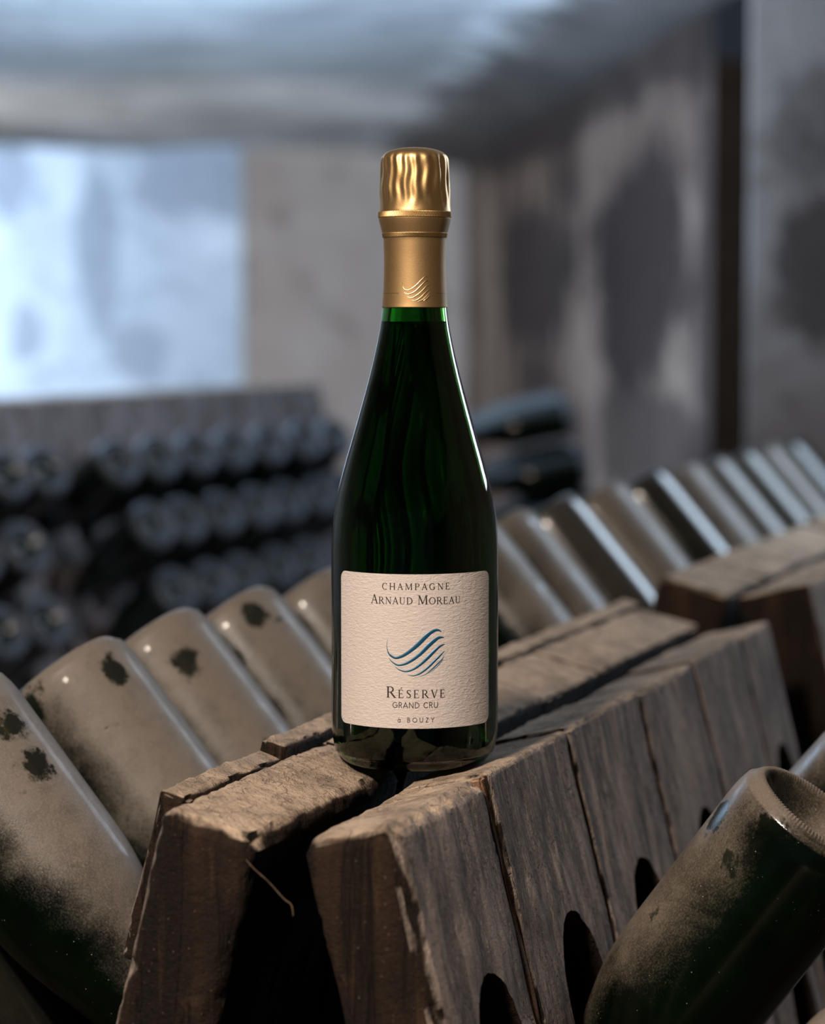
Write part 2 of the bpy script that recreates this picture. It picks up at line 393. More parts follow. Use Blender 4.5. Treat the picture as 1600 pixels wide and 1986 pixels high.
Y0 = -1.27                                     # camera plane; depth D is y - Y0
def at(X, D, Z): return (X, Y0 + D, Z)
CEIL = EYE + 1.015; SPRING = EYE + 0.90
structure('floor', box(bmesh.new(), -7.5, 4.0, Y0 - 3.0, Y0 + 18.2, -0.2, 0.0), M_FLOOR)
def wall_x(D): return 1.36 - 0.0757 * D
def crease_x(D): return 1.255 - 0.096 * D
def prism(poly, dz):
    """solid slab from a polygon of 3-D points, thickened upward by dz"""
    bm = bmesh.new(); a = [bm.verts.new(p) for p in poly]; b = [bm.verts.new((p[0], p[1], p[2] + dz)) for p in poly]
    bm.faces.new(a); bm.faces.new(b[::-1])
    for i in range(len(poly)):
        j = (i + 1) % len(poly); bm.faces.new((a[i], b[i], b[j], a[j]))
    bmesh.ops.recalc_face_normals(bm, faces=bm.faces); return bm
def vault():
    """plastered vault: flat on the left, curving down to the springing of the right wall, uneven all over"""
    bm = bmesh.new(); rows = []
    Ds = [-3 + 17.0 * i / 68 for i in range(69)]
    for D in Ds:
        xc, xw = crease_x(D), max(wall_x(D), crease_x(D) + 0.12) + (0.9 if D < 5 else 0.02)
        ks = [-3.7 + (xc - 0.30 + 3.7) * i / 26 for i in range(27)] + [xc - 0.30 + (xw - xc + 0.30) * (i + 1) / 14 for i in range(14)]
        row = []
        for X in ks:
            t = min(1.0, max(0.0, (X - (xc - 0.30)) / (max(wall_x(D), xc + 0.12) - xc + 0.30)))
            zz = CEIL - (CEIL - SPRING + 0.004) * (t * t * (3 - 2 * t))
            n1 = noise.noise(Vector((X * 1.1, D * 0.8, 3.0))) * 0.045 + noise.noise(Vector((X * 3.2, D * 2.4, 9.0))) * 0.016
            row.append(bm.verts.new(at(X, D, zz + n1 * (1 - t))))
        rows.append(row)
    tops = [[bm.verts.new((v.co.x, v.co.y, CEIL + 0.35)) for v in r] for r in (rows[0], rows[-1])]
    for A, B in zip(rows, rows[1:]):
        for i in range(len(A) - 1): bm.faces.new((A[i], B[i], B[i + 1], A[i + 1]))
    for r, t in zip((rows[0], rows[-1]), tops):
        for i in range(len(r) - 1): bm.faces.new((r[i], r[i + 1], t[i + 1], t[i]))
    bm.faces.new([tops[0][0], tops[0][-1], tops[1][-1], tops[1][0]])
    bmesh.ops.recalc_face_normals(bm, faces=bm.faces)
    return bm
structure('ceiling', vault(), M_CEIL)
for p_ in bpy.data.objects['ceiling'].data.polygons: p_.use_smooth = True
bpy.data.objects['ceiling'].data.set_sharp_from_angle(angle=math.radians(50))
# right wall beyond the added dark opening, its near part, and the pier in front of the opening
def wall_slab(D0, D1, z1, thick=0.35, dx=0.0, back=0.0):
    bm = bmesh.new()
    pts = [at(wall_x(D0) + dx, D0, 0), at(wall_x(D0 + back) + dx + thick, D0 + back, 0), at(wall_x(D1) + dx + thick, D1, 0), at(wall_x(D1) + dx, D1, 0)]
    a = [bm.verts.new(p) for p in pts]; b = [bm.verts.new((p[0], p[1], z1)) for p in pts]
    bm.faces.new(a); bm.faces.new(b)
    for i in range(4): bm.faces.new((a[i], a[(i + 1) % 4], b[(i + 1) % 4], b[i]))
    bmesh.ops.recalc_face_normals(bm, faces=bm.faces); return bm
structure('wall_right', wall_slab(6.85, 14.3, SPRING + 0.02, back=3.0), M_RIGHT)
structure('wall_right_near', wall_slab(-3.0, 4.99, SPRING + 0.02, 0.35, 0.45), M_PIER)
structure('wall_pier', box(bmesh.new(), 0.693, 2.6, Y0 + 5.0, Y0 + 5.03, 0, SPRING + 0.1), M_PIER)
structure('wall_dark_backing', box(bmesh.new(), 2.6, 2.8, Y0 + 5.0, Y0 + 12.0, 0, SPRING + 0.4), M_FLOOR)  # added behind the opening so the strip beside the pier stays dark
structure('wall_dark_backing_end', box(bmesh.new(), 0.85, 2.8, Y0 + 12.0, Y0 + 12.2, 0, SPRING + 0.4), M_FLOOR)  # added dark backing that closes the view through the opening
# end wall with an assumed opening on its left into the daylit chamber
structure('wall_end', box(bmesh.new(), -0.985, wall_x(14) + 0.35, Y0 + 14.0, Y0 + 14.3, 0, CEIL), M_END)
structure('wall_left', box(bmesh.new(), -4.0, -3.7, Y0 - 3.0, Y0 + 14.0, 0, CEIL + 0.3), M_END)
structure('wall_chamber', box(bmesh.new(), -7.0, 1.2, Y0 + 17.5, Y0 + 17.8, 0, 3.2), M_CHAMBER)
structure('ceiling_chamber', box(bmesh.new(), -7.0, 1.2, Y0 + 14.0, Y0 + 17.8, EYE + 1.36, EYE + 1.56), M_CHAMBER)

# ------------------------------------------------------------------ rack timber
TH = math.atan2(1740.0, 4689.2)               # the racks run 20.4 degrees to the right of the view
DV = Vector((math.sin(TH), math.cos(TH), 0)); PV = Vector((math.cos(TH), -math.sin(TH), 0)); ZV = Vector((0, 0, 1))

class Panel:
    """one leaning face of a rack; local rack axes: x across, y along, z up. side +1 leans to the right, -1 to the left"""
    def __init__(s, side, t0, z0, lean=LEAN):
        s.side = side; s.o = Vector((t0, 0, z0))
        s.n = Vector((side * math.cos(lean), 0, math.sin(lean)))
        s.u = Vector((side * math.sin(lean), 0, -math.cos(lean)))
    def p(s, along, u, w):                     # along the rack, down the slope, inward from the outer face
        return s.o + Vector((0, along, 0)) + s.u * u - s.n * w

def plank_mesh(panel, a0, a1, w0, w1, u1, fine, seed, r=0.003, u0=0.0, amp=1.0, lift=0.0):
    if fine > 0:
        us = cuts(u0, min(u0 + 0.21, u1), fine, r)
        if u1 > us[-1] + 0.01: us += cuts(us[-1], u1, 0.06)[1:]
        aa = cuts(a0, a1, fine, r); ww = cuts(w0, w1, fine, r)
    else:
        us = cuts(u0, u1, 0.25, r); aa = cuts(a0, a1, 0.08, r); ww = cuts(w0, w1, 0.06, r)
    sd = Vector((seed * 3.1, seed * 1.7, seed * 0.9))
    def fn(p, nrm, edge):
        if fine > 0:
            q = Vector((p.x * 70, p.y * 70, p.z * 9)) + sd
            d = noise.noise(q) * 0.0007 + noise.noise(Vector((p.x * 260, p.y * 260, p.z * 40)) + sd) * 0.00060
            d += noise.noise(p * 22 + sd) * 0.0011
            if edge:
                c = noise.noise(p * 95 + sd * 2)
                d -= max(0.0, c) * 0.0040 + max(0.0, noise.noise(p * 240 + sd)) * 0.0012
            p = p + nrm * d * amp
        return panel.p(p.y, p.z + lift, p.x)
    bm = rough_box(ww, aa, us, r, fn)
    bmesh.ops.recalc_face_normals(bm, faces=bm.faces)
    return bm

def bore(o, cutter_bm):
    """cut the neck holes"""
    me = bpy.data.meshes.new('cutter'); bmesh.ops.recalc_face_normals(cutter_bm, faces=cutter_bm.faces); cutter_bm.to_mesh(me); cutter_bm.free()
    c = bpy.data.objects.new('cutter', me); COL.objects.link(c); c.parent = o.parent
    md = o.modifiers.new('hole', 'BOOLEAN'); md.operation = 'DIFFERENCE'; md.solver = 'EXACT'; md.object = c
    bpy.context.view_layer.update()
    dg = bpy.context.evaluated_depsgraph_get()
    new = bpy.data.meshes.new_from_object(o.evaluated_get(dg))
    o.modifiers.clear(); old = o.data; o.data = new
    bpy.data.meshes.remove(old); bpy.data.objects.remove(c); bpy.data.meshes.remove(me)

def hole_cutter(bm, panel, along, u, ra, ru, elev, seg=28, ln=0.12):
    """cylinder through the panel, axis rising outward by elev"""
    ax = Vector((panel.side * math.cos(elev), 0, math.sin(elev)))
    c = panel.p(along, u, 0); e1 = Vector((0, 1, 0)); e2 = ax.cross(e1).normalized()
    k = ru * max(0.3, abs(ax.dot(panel.n)))
    A = []; B = []
    for i in range(seg):
        a = 2 * math.pi * i / seg
        v = e1 * (ra * math.cos(a)) + e2 * (k * math.sin(a))
        wob = 1 + 0.03 * math.sin(3 * a + along * 40)
        A.append(bm.verts.new(c + v * wob + ax * 0.09)); B.append(bm.verts.new(c + v * wob - ax * ln))
    bm.faces.new(A); bm.faces.new(B[::-1])
    for i in range(seg): bm.faces.new((A[i], B[i], B[(i + 1) % seg], A[(i + 1) % seg]))

def finish_plank(name, bm, m, parent, holes=None):
    o = obj_bm(name, bm, m, parent)
    if holes is not None: bore(o, holes)
    for p in o.data.polygons: p.use_smooth = True
    try: o.data.set_sharp_from_angle(angle=math.radians(38))
    except Exception: pass
    return o

def ulen(z0, w): return (z0 - 0.2425 * w) / math.cos(LEAN)
# ---- front rack
front = empty('riddling_rack', (0, 0, 0), -TH)
tag(front, 'dusty wooden A-shaped bottle rack on which the gold-capped bottle stands', 'rack')
PR = Panel(1, 0.056, H + 0.003); PL = Panel(-1, -0.076, H + 0.009)
R_HOLES = (-0.107, 0.030, 0.172, 0.330, 0.470, 0.575)
r_edges = (-0.178, -0.049, 0.093, 0.246, 0.389, 0.530, 0.632)
lifts = (0.0, 0.0003, 0.0010, -0.0006, 0.0012, 0.0)
for i in range(6):
    a0, a1 = r_edges[i], r_edges[i + 1]
    bm = plank_mesh(PR, a0 + (0.0022 if i else 0), a1 - 0.0022, 0.0, 0.050, ulen(H + 0.003, 0.050), 0.0034 if i < 3 else 0.006, i + 1, r=0.0085 if i == 0 else 0.0028, lift=-lifts[i])
    hb = bmesh.new()
    hole_cutter(hb, PR, R_HOLES[i], 0.138, 0.033, 0.050, 0.62)
    for k in range(1, 3): hole_cutter(hb, PR, R_HOLES[i], 0.138 + 0.13 * k, 0.033, 0.045, 0.62)
    finish_plank('plank', bm, M_WOOD_R, front, hb)
    if i:
        bm = plank_mesh(PR, a0 - 0.0034, a0 + 0.0034, 0.0018, 0.049, ulen(H + 0.003, 0.050), 0.0034 if i < 4 else 0.0, i + 31, r=0.0012, amp=0.5, lift=0.001)
        finish_plank('joint_strip', bm, M_STRIP, front)
L_HOLES = (-0.055, 0.080, 0.205, 0.325, 0.460, 0.605)
l_edges = (-0.186, 0.012, 0.142, 0.264, 0.392, 0.532, 0.675)
L_OF = ((-0.055,), (0.080,), (0.205,), (0.325,), (0.460,), (0.605,))
for i in range(6):
    a0, a1 = l_edges[i], l_edges[i + 1]
    bm = plank_mesh(PL, a0 + 0.0006, a1 - 0.0006, 0.018, 0.069, ulen(H + 0.009, 0.069), 0.0036 if i < 2 else 0.006, i + 11, r=0.0075 if i == 0 else 0.0022, lift=(0, 0.001, 0, 0.001, 0, 0.001)[i])
    hb = bmesh.new()
    for a in L_OF[i]:
        hole_cutter(hb, PL, a, 0.158, 0.035, 0.046, ELEV, ln=0.16)
        hole_cutter(hb, PL, a, 0.158 + 0.128, 0.035, 0.046, ELEV, ln=0.16)
    finish_plank('plank', bm, M_WOOD_L, front, hb)
# outer battens along the top of the left face, in three lengths
for i, (a0, a1, lf) in enumerate(((-0.150, -0.033, 0.0035), (-0.031, 0.330, -0.0025), (0.3325, 0.690, 0.0))):
    bm = plank_mesh(PL, a0, a1, 0.0, 0.0162, 0.088, 0.0036 if i < 2 else 0.006, i + 51, r=0.0028, lift=lf, amp=1.2)
    finish_plank('batten', bm, M_WOOD_L, front)

# ---- the next rack in the same line
def plain_rack(name, origin_t, s0, n_planks, pitch, top, panels=(1, -1), gap_half=0.004, thick=0.06, m_r=None, m_l=None, hole_u=0.16, hole_s=(), elev=ELEV, rot=-TH, loc=(0, 0, 0), u_rows=(0.0,), fine=0.0, r=0.003, hole_side=-1, ra=0.036):
    e = empty(name, loc, rot)
    for sd in panels:
        P = Panel(sd, origin_t + sd * (gap_half + thick * math.cos(LEAN)), top)
        for i in range(n_planks):
            a0 = s0 + i * pitch; a1 = a0 + pitch
            g = 0.0018
            lf = random.uniform(-0.002, 0.002)
            bm = plank_mesh(P, a0 + g, a1 - g, 0.0, thick, ulen(top, thick), fine, 70 + i + sd * 9, r=r, lift=lf)
            hb = None
            if sd == hole_side:
                hs = [a for a in hole_s if a0 <= a < a1]
                if hs:
                    hb = bmesh.new()
                    for a in hs:
                        for du in u_rows: hole_cutter(hb, P, a, hole_u + du, ra, ra * 1.3, elev, ln=0.17)
            finish_plank('plank', bm, (m_r if sd > 0 else m_l), e, hb)
    return e
R2_SLOTS = (0.775, 0.885, 1.035, 1.20, 1.375, 1.53, 1.68, 1.84, 1.985, 2.15)
rack2 = plain_rack('riddling_rack', 0.004, 0.735, 10, 0.150, H + 0.021, m_r=M_WOOD_R, m_l=M_WOOD_L, hole_s=R2_SLOTS, hole_u=0.16, fine=0.012)
tag(rack2, 'second wooden bottle rack in line behind the front one', 'rack')

# ------------------------------------------------------------------ rack bottles
PX = 0.0002708
def pz(y): return (1472 - y) * PX
BODY = [(pz(1450), 156 * PX), (pz(1420), 161.3 * PX), (pz(1385), 162.5 * PX), (pz(1300), 162.5 * PX), (pz(1200), 162.5 * PX), (pz(1100), 162.5 * PX), (pz(1050), 162.0 * PX), (pz(1003), 159.2 * PX), (pz(948), 150.5 * PX), (pz(892), 136 * PX), (pz(837), 120 * PX), (pz(781), 104 * PX), (pz(726), 89 * PX), (pz(671), 75.8 * PX), (pz(615), 65.2 * PX)]
BASE = [(0.0, 0.026), (0.006, 0.0255), (0.013, 0.022), (0.020, 0.0165), (0.0265, 0.009), (0.0310, 0.0035), (0.0335, 0.0010), (0.0348, 0.0002), (0.0360, 0.0), (0.0372, 0.0004), (0.0388, 0.0018), (0.0402, 0.0038)]
NECK = [(pz(560), 58.5 * PX), (pz(500), 55 * PX), (pz(430), 52.5 * PX), (pz(380), 51 * PX)]
LIP = [(0.0140, 0.299), (0.0155, 0.301), (0.0158, 0.309), (0.0146, 0.311), (0.0143, 0.3145), (0.0100, 0.3150), (0.0, 0.3150)]
side = [(r, z) for z, r in smooth_profile(BODY + NECK, 5)]
RACK_PROFILE = BASE + side + LIP
def knurl(r, z, a):
    if z < 0.003 and 0.0325 < r < 0.0395:
        k = 1 - abs(r - 0.036) / 0.0035
        if k > 0: z = z - 0.0007 * k * max(0.0, math.cos(a * 120 + (r - 0.036) * 600))
    return r, z
def fine_base():
    out = []
    src = BASE
    for (r0, z0), (r1, z1) in zip(src, src[1:]):
        n = 3 if r0 > 0.031 else 2
        for k in range(n): out.append((r0 + (r1 - r0) * k / n, z0 + (z1 - z0) * k / n))
    return out + [src[-1]]
def bottle_mesh(name, seg, fine, m):
    prof = (fine_base() if fine else BASE) + side + LIP
    bm = lathe(prof, seg, knurl if fine else None)
    me = bpy.data.meshes.new(name); bm.to_mesh(me); bm.free(); me.materials.append(m)
    for p in me.polygons: p.use_smooth = True
    return me
ME_FINE = bottle_mesh('dusty_bottle', 480, True, M_DUSTY)
ME_FINE_R = bottle_mesh('dusty_bottle', 480, True, M_DUSTY_R)
ME_MED = bottle_mesh('dusty_bottle', 72, False, M_DUSTY)
ME_BACK = bottle_mesh('dark_bottle', 48, False, M_BACKB)
def cap_mesh():
    bm = lathe([(0.0, 0.3215), (0.012, 0.3212), (0.0150, 0.3195), (0.0162, 0.3160), (0.0172, 0.3120), (0.0164, 0.3118), (0.0150, 0.3155), (0.0, 0.3156)], 42,
               lambda r, z, a: (r + (0.0006 * math.cos(a * 21) if z < 0.318 and r > 0.016 else 0), z))
    me = bpy.data.meshes.new('crown_cap'); bm.to_mesh(me); bm.free(); me.materials.append(M_CAP)
    return me
ME_CAP = cap_mesh()

def rack_bottle(me, sd, s, t, z, elev, label, group, name='dusty_bottle', yaw=0.0, roll=0.0, cat='bottle', theta=TH, org=Vector((0, 0, 0))):
    d = Vector((math.sin(theta), math.cos(theta), 0)); p = Vector((math.cos(theta), -math.sin(theta), 0))
    q = (p * math.cos(yaw) * sd + d * math.sin(yaw))
    ax = q * math.cos(elev) + ZV * math.sin(elev)
    Y = (ZV * math.cos(elev) - q * math.sin(elev)); Z = -ax; X = Y.cross(Z)
    base = org + d * s + p * t + ZV * z
    o = bpy.data.objects.new(name, me); COL.objects.link(o)
    R = Matrix((X, Y, Z)).transposed().to_4x4()
    o.matrix_world = Matrix.Translation(base) @ R @ Matrix.Rotation(roll, 4, 'Z')
    c = bpy.data.objects.new('crown_cap', ME_CAP); COL.objects.link(c); c.parent = o
    tag(o, label, cat, group)
    return o

G1 = 'dusty bottles in the left face of the front rack'
left_rows = [(-0.052, -0.262, 0.018, 'large dusty bottle with two dark wiped spots, cut off by the left edge'),
             (0.083, -0.258, 0.020, 'dusty bottle with a wiped patch, second from the near end of the front rack'),
             (0.203, -0.264, 0.024, 'dusty bottle with one dark oval spot, third from the near end of the front rack'),
             (0.322, -0.264, 0.026, 'dusty bottle with a dark blotch at its base, fourth from the near end'),
             (0.462, -0.266, 0.026, 'dusty bottle half hidden just left of the labelled bottle'),
             (0.605, -0.262, 0.028, 'dusty bottle hidden behind the labelled bottle, sixth in the front rack')]
SPOTS = {0: ((-0.0126, 0.0419, 0.0382), (-0.0162, 0.0406, 0.0628)), 1: ((-0.0171, 0.0404, 0.0235), (-0.043, -0.0065, 0.015)), 2: ((-0.0303, 0.0313, 0.0351),), 3: ((-0.0258, 0.0353, 0.0191),)}
for i, (s, t, z, lb) in enumerate(left_rows):
    o = rack_bottle(ME_FINE if i < 2 else ME_MED, -1, s, t, H + z, ELEV, lb, G1)
    for prop, v in zip(('wiped_spot', 'wiped_spot_b'), SPOTS.get(i, ())): o[prop] = v
o = rack_bottle(ME_FINE, -1, -0.062, -0.290, H - 0.101, ELEV, 'dark green bottle in the bottom left corner, below the dusty row', G1)
o['wiped_clean'] = 0.9
o = rack_bottle(ME_MED, -1, 0.081, -0.290, H - 0.101, ELEV, 'dark bottle in shadow under the dusty row, second in the lower row', G1)
o['wiped_clean'] = 0.95
G2 = 'dusty bottles in the right face of the front rack'
o = rack_bottle(ME_FINE_R, 1, 0.036, 0.210, H - 0.022, 0.945, 'large dusty bottle at lower right with its hollow knurled base showing', G2)
o['wiped_spot'] = (0.0189, 0.0396, 0.0312); o['wiped_spot_b'] = (0.0417, 0.0124, 0.0146)
rack_bottle(ME_FINE_R, 1, 0.184, 0.262, H + 0.020, 0.87, 'dusty bottle cut off by the right edge, behind the one with the knurled base', G2)
rack_bottle(ME_FINE_R, 1, -0.102, 0.277, H - 0.105, 0.90, 'dusty bottle barely showing in the bottom right corner', G2)
G3 = 'bottles in the left face of the second rack'
ords = ['dusty bottle just right of the labelled bottle, first in the second rack', 'tan dusty bottle, second in the left face of the second rack',
        'dark wiped bottle with a blue streak, third in the second rack', 'grey dusty bottle between two dark ones, fourth in the second rack',
        'dark green bottle with a bright blue streak, fifth in the second rack', 'dusty grey bottle, sixth in the left face of the second rack',
        'half wiped bottle with pale blue edge, seventh in the second rack', 'dark bottle with wide blue sheen, eighth in the second rack',
        'half dusty bottle with blue edge, ninth in the second rack', 'green bottle cut off by the right edge, tenth in the second rack']
tops = (0.040, 0.040, 0.044, 0.046, 0.050, 0.048, 0.048, 0.050, 0.050, 0.050)
CLEAN = (0.0, 0.1, 0.75, 0.15, 0.85, 0.2, 0.55, 0.7, 0.4, 0.92)
for s, z, lb, cn in zip(R2_SLOTS, tops, ords, CLEAN):
    o = rack_bottle(ME_MED, -1, s, -0.255, H + z, ELEV, lb, G3); o['wiped_clean'] = cn

# ------------------------------------------------------------------ the racks across the aisle
LZ = H + 0.10
lx = (-1.613)
def back_rack(s0, n, slots, label, rows):
    e = plain_rack('riddling_rack', lx - 0.062, s0, n, 0.1475, LZ, gap_half=0.004, thick=0.06, m_r=M_WOOD_BACK, m_l=M_WOOD_BACK, hole_side=1, hole_s=[a + 0.053 for a in slots], hole_u=0.225, elev=ELEV_BACK, u_rows=(0.0, 0.113, 0.226), ra=0.038)
    tag(e, label, 'rack'); return e
L1S = (1.700, 1.848, 1.986, 2.112); L2S = (2.350, 2.498, 2.648, 2.800, 2.962, 3.135, 3.290)
back_rack(1.62, 4, L1S, 'nearer wooden rack across the aisle, cut off by the left edge', 3)
back_rack(2.275, 10, L2S, 'farther wooden rack across the aisle, full of dark bottles', 3)
rows = (('top', -1.380, H + 0.012), ('middle', -1.352, H - 0.097), ('bottom', -1.325, H - 0.210))
places = ('first', 'second', 'third', 'fourth', 'fifth', 'sixth', 'seventh', 'eighth')
for rn, t, z in rows:
    sl = {'top': (1.986, 2.104), 'middle': (1.848, 1.988), 'bottom': (1.870, 2.004)}[rn]
    for k, s in enumerate(sl):
        rack_bottle(ME_BACK, 1, s, t, z, ELEV_BACK, 'dark bottle in the %s row of the nearer aisle rack, %s' % (rn, ('cut off by left edge', 'last before the gap')[k]), 'dark bottles in the nearer rack across the aisle', name='dark_bottle', yaw=-0.30)
    sl = {'top': L2S, 'middle': (2.418, 2.540, 2.694, 2.850, 2.984, 3.148, 3.300), 'bottom': (2.448, 2.592, 2.724, 2.884, 3.036)}[rn]
    for k, s in enumerate(sl):
        rack_bottle(ME_BACK, 1, s, t, z, ELEV_BACK, 'dark bottle base, %s from left in the %s row of the farther aisle rack' % (places[k], rn), 'dark bottles in the farther rack across the aisle', name='dark_bottle', yaw=-0.30)

# rack turned sideways behind: three dark bottles seen in profile to the right of the labelled bottle
TH3 = math.radians(-2.5)
org3 = Vector((0.02, Y0 + 5.15, 0))
rack3 = plain_rack('riddling_rack', 0.0, -0.075, 3, 0.15, H + 0.06, m_r=M_WOOD_BACK, m_l=M_WOOD_BACK, rot=-TH3, loc=org3, hole_side=1, panels=(1,), hole_s=(0.0, 0.135, 0.27), hole_u=0.215, elev=0.28, u_rows=(0.0, 0.103, 0.206), ra=0.034)
tag(rack3, 'rack standing straight on behind the labelled bottle, almost hidden', 'rack')
for k, (t, z, w) in enumerate(((0.318, H + 0.038, 'top'), (0.352, H - 0.068, 'middle'), (0.378, H - 0.165, 'bottom'))):
    for c_, (s_, v) in enumerate(((0.0, 'nearest'), (0.135, 'second'), (0.27, 'third'))):
        rack_bottle(ME_BACK, 1, s_, t, z, 0.20, 'dark bottle in profile right of the labelled bottle, %s row, %s from the front' % (w, v), 'dark bottles lying in profile', name='dark_bottle', theta=TH3, org=org3)

# ------------------------------------------------------------------ the labelled bottle
root = empty('champagne_bottle', (0, 0, H - 0.001))
tag(root, 'green sparkling wine bottle with gold foil and cream label standing on the rack', 'bottle')
out = [(r, z) for z, r in smooth_profile(BODY + [(pz(560), 60 * PX), (pz(500), 56.5 * PX), (pz(440), 54.5 * PX), (pz(390), 53.5 * PX)], 8)]
top_z = pz(330)
outer = BASE + [(0.0415, 0.0062)] + out + [(53.5 * PX, top_z)]
inner_side = []
for z, r in [(z, r) for r, z in out]:
    if z > 0.012: inner_side.append((max(r - 0.0030, 0.0095), z))
inner = [(53.5 * PX - 0.0045, top_z)] + [(min(r, 53.5 * PX - 0.003) if z > pz(470) else r, z) for r, z in inner_side[::-1]] + [(0.0390, 0.0100), (0.0345, 0.0072), (0.0300, 0.0100), (0.0235, 0.0195), (0.0150, 0.0270), (0.0065, 0.0300), (0.0, 0.0305)]
obj_bm('glass_body', lathe(outer + inner, 128), M_GREEN, root, True)
fill = pz(619)
wine = [(0.0, fill)]
ins = [(r, z) for r, z in inner_side if z <= fill]
rf = ins[-1][0]
wine += [(rf * 0.5, fill), (rf * 0.93, fill), (rf + 0.0001, fill + 0.0006)]
wine += [(r + 0.00012, z) for r, z in ins[::-1]] + [(0.0391, 0.0099), (0.0345, 0.0070), (0.0300, 0.0098), (0.0235, 0.0193), (0.0150, 0.0268), (0.0065, 0.0298), (0.0, 0.0303)]
obj_bm('wine', lathe(wine, 128), M_WINE, root, True)

# gold foil over cork and neck
CAPS = [(pz(589.5), 63.6), (pz(575), 62.2), (pz(540), 60.3), (pz(500), 59.6), (pz(470), 60.2), (pz(457), 60.8), (pz(448), 62.6), (pz(438), 65.2), (pz(428), 67.8), (pz(420), 69.6), (pz(417), 69.8)]
foil_low = [(r * PX, z) for z, r in smooth_profile(CAPS, 6)]
def shell(p, t=0.0003):
    return p + [(r - t, z) for r, z in p[::-1]]
foil = obj_bm('neck_foil', lathe([(63.6 * PX - 0.0004, pz(589.5))] + foil_low + [(68.5 * PX, pz(416.0)), (54.5 * PX, pz(416.0))], 160), M_GOLD_NECK, root, True)
def knurled(name, y0, y1, r0, r1, ridges, slant, amp, m, parent):
    prof = []
    n = 8
    for i in range(n + 1):
        k = i / n; y = y0 + (y1 - y0) * k
        prof.append(((r0 + (r1 - r0) * k) * PX, pz(y)))
    def f(r, z, a):
        k = (z - pz(y0)) / (pz(y1) - pz(y0)); e = min(1.0, min(k, 1 - k) * 7)
        return r + amp * e * math.sin(ridges * a + slant * k), z
    prof = [(prof[0][0] - 0.0006, prof[0][1])] + prof + [(prof[-1][0] - 0.0006, prof[-1][1])]
    return obj_bm(name, lathe(prof, ridges * 6, f), m, parent, True)
knurled('knurled_band', 417.5, 405.5, 70.2, 69.6, 150, 9.0, 0.00020, M_GOLD, root)
knurled('embossed_ring', 455.5, 446.5, 61.6, 63.4, 130, 12.0, 0.00014, M_GOLD, root)
# pleated foil hood
HOOD = [(pz(405.5), 69.4), (pz(400), 68.9), (pz(380), 68.3), (pz(360), 67.6), (pz(340), 66.8), (pz(322), 65.9), (pz(309), 65.2), (pz(302), 63.6), (pz(296), 59.5), (pz(291), 52.0), (pz(287), 41.0), (pz(284), 26.0), (pz(282.6), 12.0), (pz(282.2), 0.0)]
hood_prof = smooth_profile(HOOD[:-1], 5) + [HOOD[-1]]
def pleat(r, z, a):
    y = 1472 - z / PX
    if y > 402 or y < 290: return r, z
    e = min(1.0, (403 - y) / 22.0) * min(1.0, max(0.0, (y - 290) / 16.0))
    low = max(0.0, (y - 365) / 40.0)
    wv = math.sin(20 * a + 0.9 * math.sin(3 * a) + 0.5 * math.sin(y * 0.11))
    wv2 = noise.noise(Vector((math.cos(a) * 5.5, math.sin(a) * 5.5, y * 0.022)))
    return r + e * (0.00030 * wv + 0.00042 * wv2 - 0.0002) - e * low * 0.0003 * (1 + wv), z
obj_bm('foil_hood', lathe([(68.0 * PX, pz(406.5))] + [(r * PX, z) for z, r in hood_prof], 220, pleat), M_GOLD, root, True)

# paper label, a sheet with rounded corners wrapped round the body
RB = 162.5 * PX
def wrap(x, z, R):
    a = x / R
    return Vector((R * math.sin(a), -R * math.cos(a), z))
def label_sheet():
    x0, x1, z0, z1, rc = -0.0462, 0.0464, 0.0238, 0.1032, 0.0042
    nx, nz = 72, 40
    bm = bmesh.new(); gridv = {}
    def inset(z):                              # narrower near top and bottom so the corners are round
        dz = min(z - z0, z1 - z)
        if dz >= rc: return 0.0
        return rc - math.sqrt(max(0.0, rc * rc - (rc - dz) ** 2))
    zs = sorted(set([z0 + rc * (1 - math.cos(math.pi / 2 * i / 8)) for i in range(9)] + [z1 - rc * (1 - math.cos(math.pi / 2 * i / 8)) for i in range(9)] + [z0 + rc + (z1 - z0 - 2 * rc) * i / 20 for i in range(21)]))
    for lay, R in ((0, RB + 0.00022), (1, RB + 0.00004)):
        for j, z in enumerate(zs):
            k = inset(z)
            for i in range(nx + 1):
                gridv[lay, i, j] = bm.verts.new(wrap(x0 + k + (x1 - x0 - 2 * k) * i / nx, z, R))
    m = len(zs)
    for i in range(nx):
        for j in range(m - 1):
            bm.faces.new((gridv[0, i, j], gridv[0, i + 1, j], gridv[0, i + 1, j + 1], gridv[0, i, j + 1]))
            bm.faces.new((gridv[1, i, j], gridv[1, i, j + 1], gridv[1, i + 1, j + 1], gridv[1, i + 1, j]))
    for j in range(m - 1):
        bm.faces.new((gridv[0, 0, j], gridv[0, 0, j + 1], gridv[1, 0, j + 1], gridv[1, 0, j]))
        bm.faces.new((gridv[0, nx, j], gridv[1, nx, j], gridv[1, nx, j + 1], gridv[0, nx, j + 1]))
    for i in range(nx):
        bm.faces.new((gridv[0, i, 0], gridv[1, i, 0], gridv[1, i + 1, 0], gridv[0, i + 1, 0]))
        bm.faces.new((gridv[0, i, m - 1], gridv[0, i + 1, m - 1], gridv[1, i + 1, m - 1], gridv[1, i, m - 1]))
    bmesh.ops.recalc_face_normals(bm, faces=bm.faces)
    return bm
label = obj_bm('label', label_sheet(), M_PAPER, root, True)
label.data.set_sharp_from_angle(angle=math.radians(30))
label['label'] = 'cream textured paper label with dark lettering and blue wave emblem'

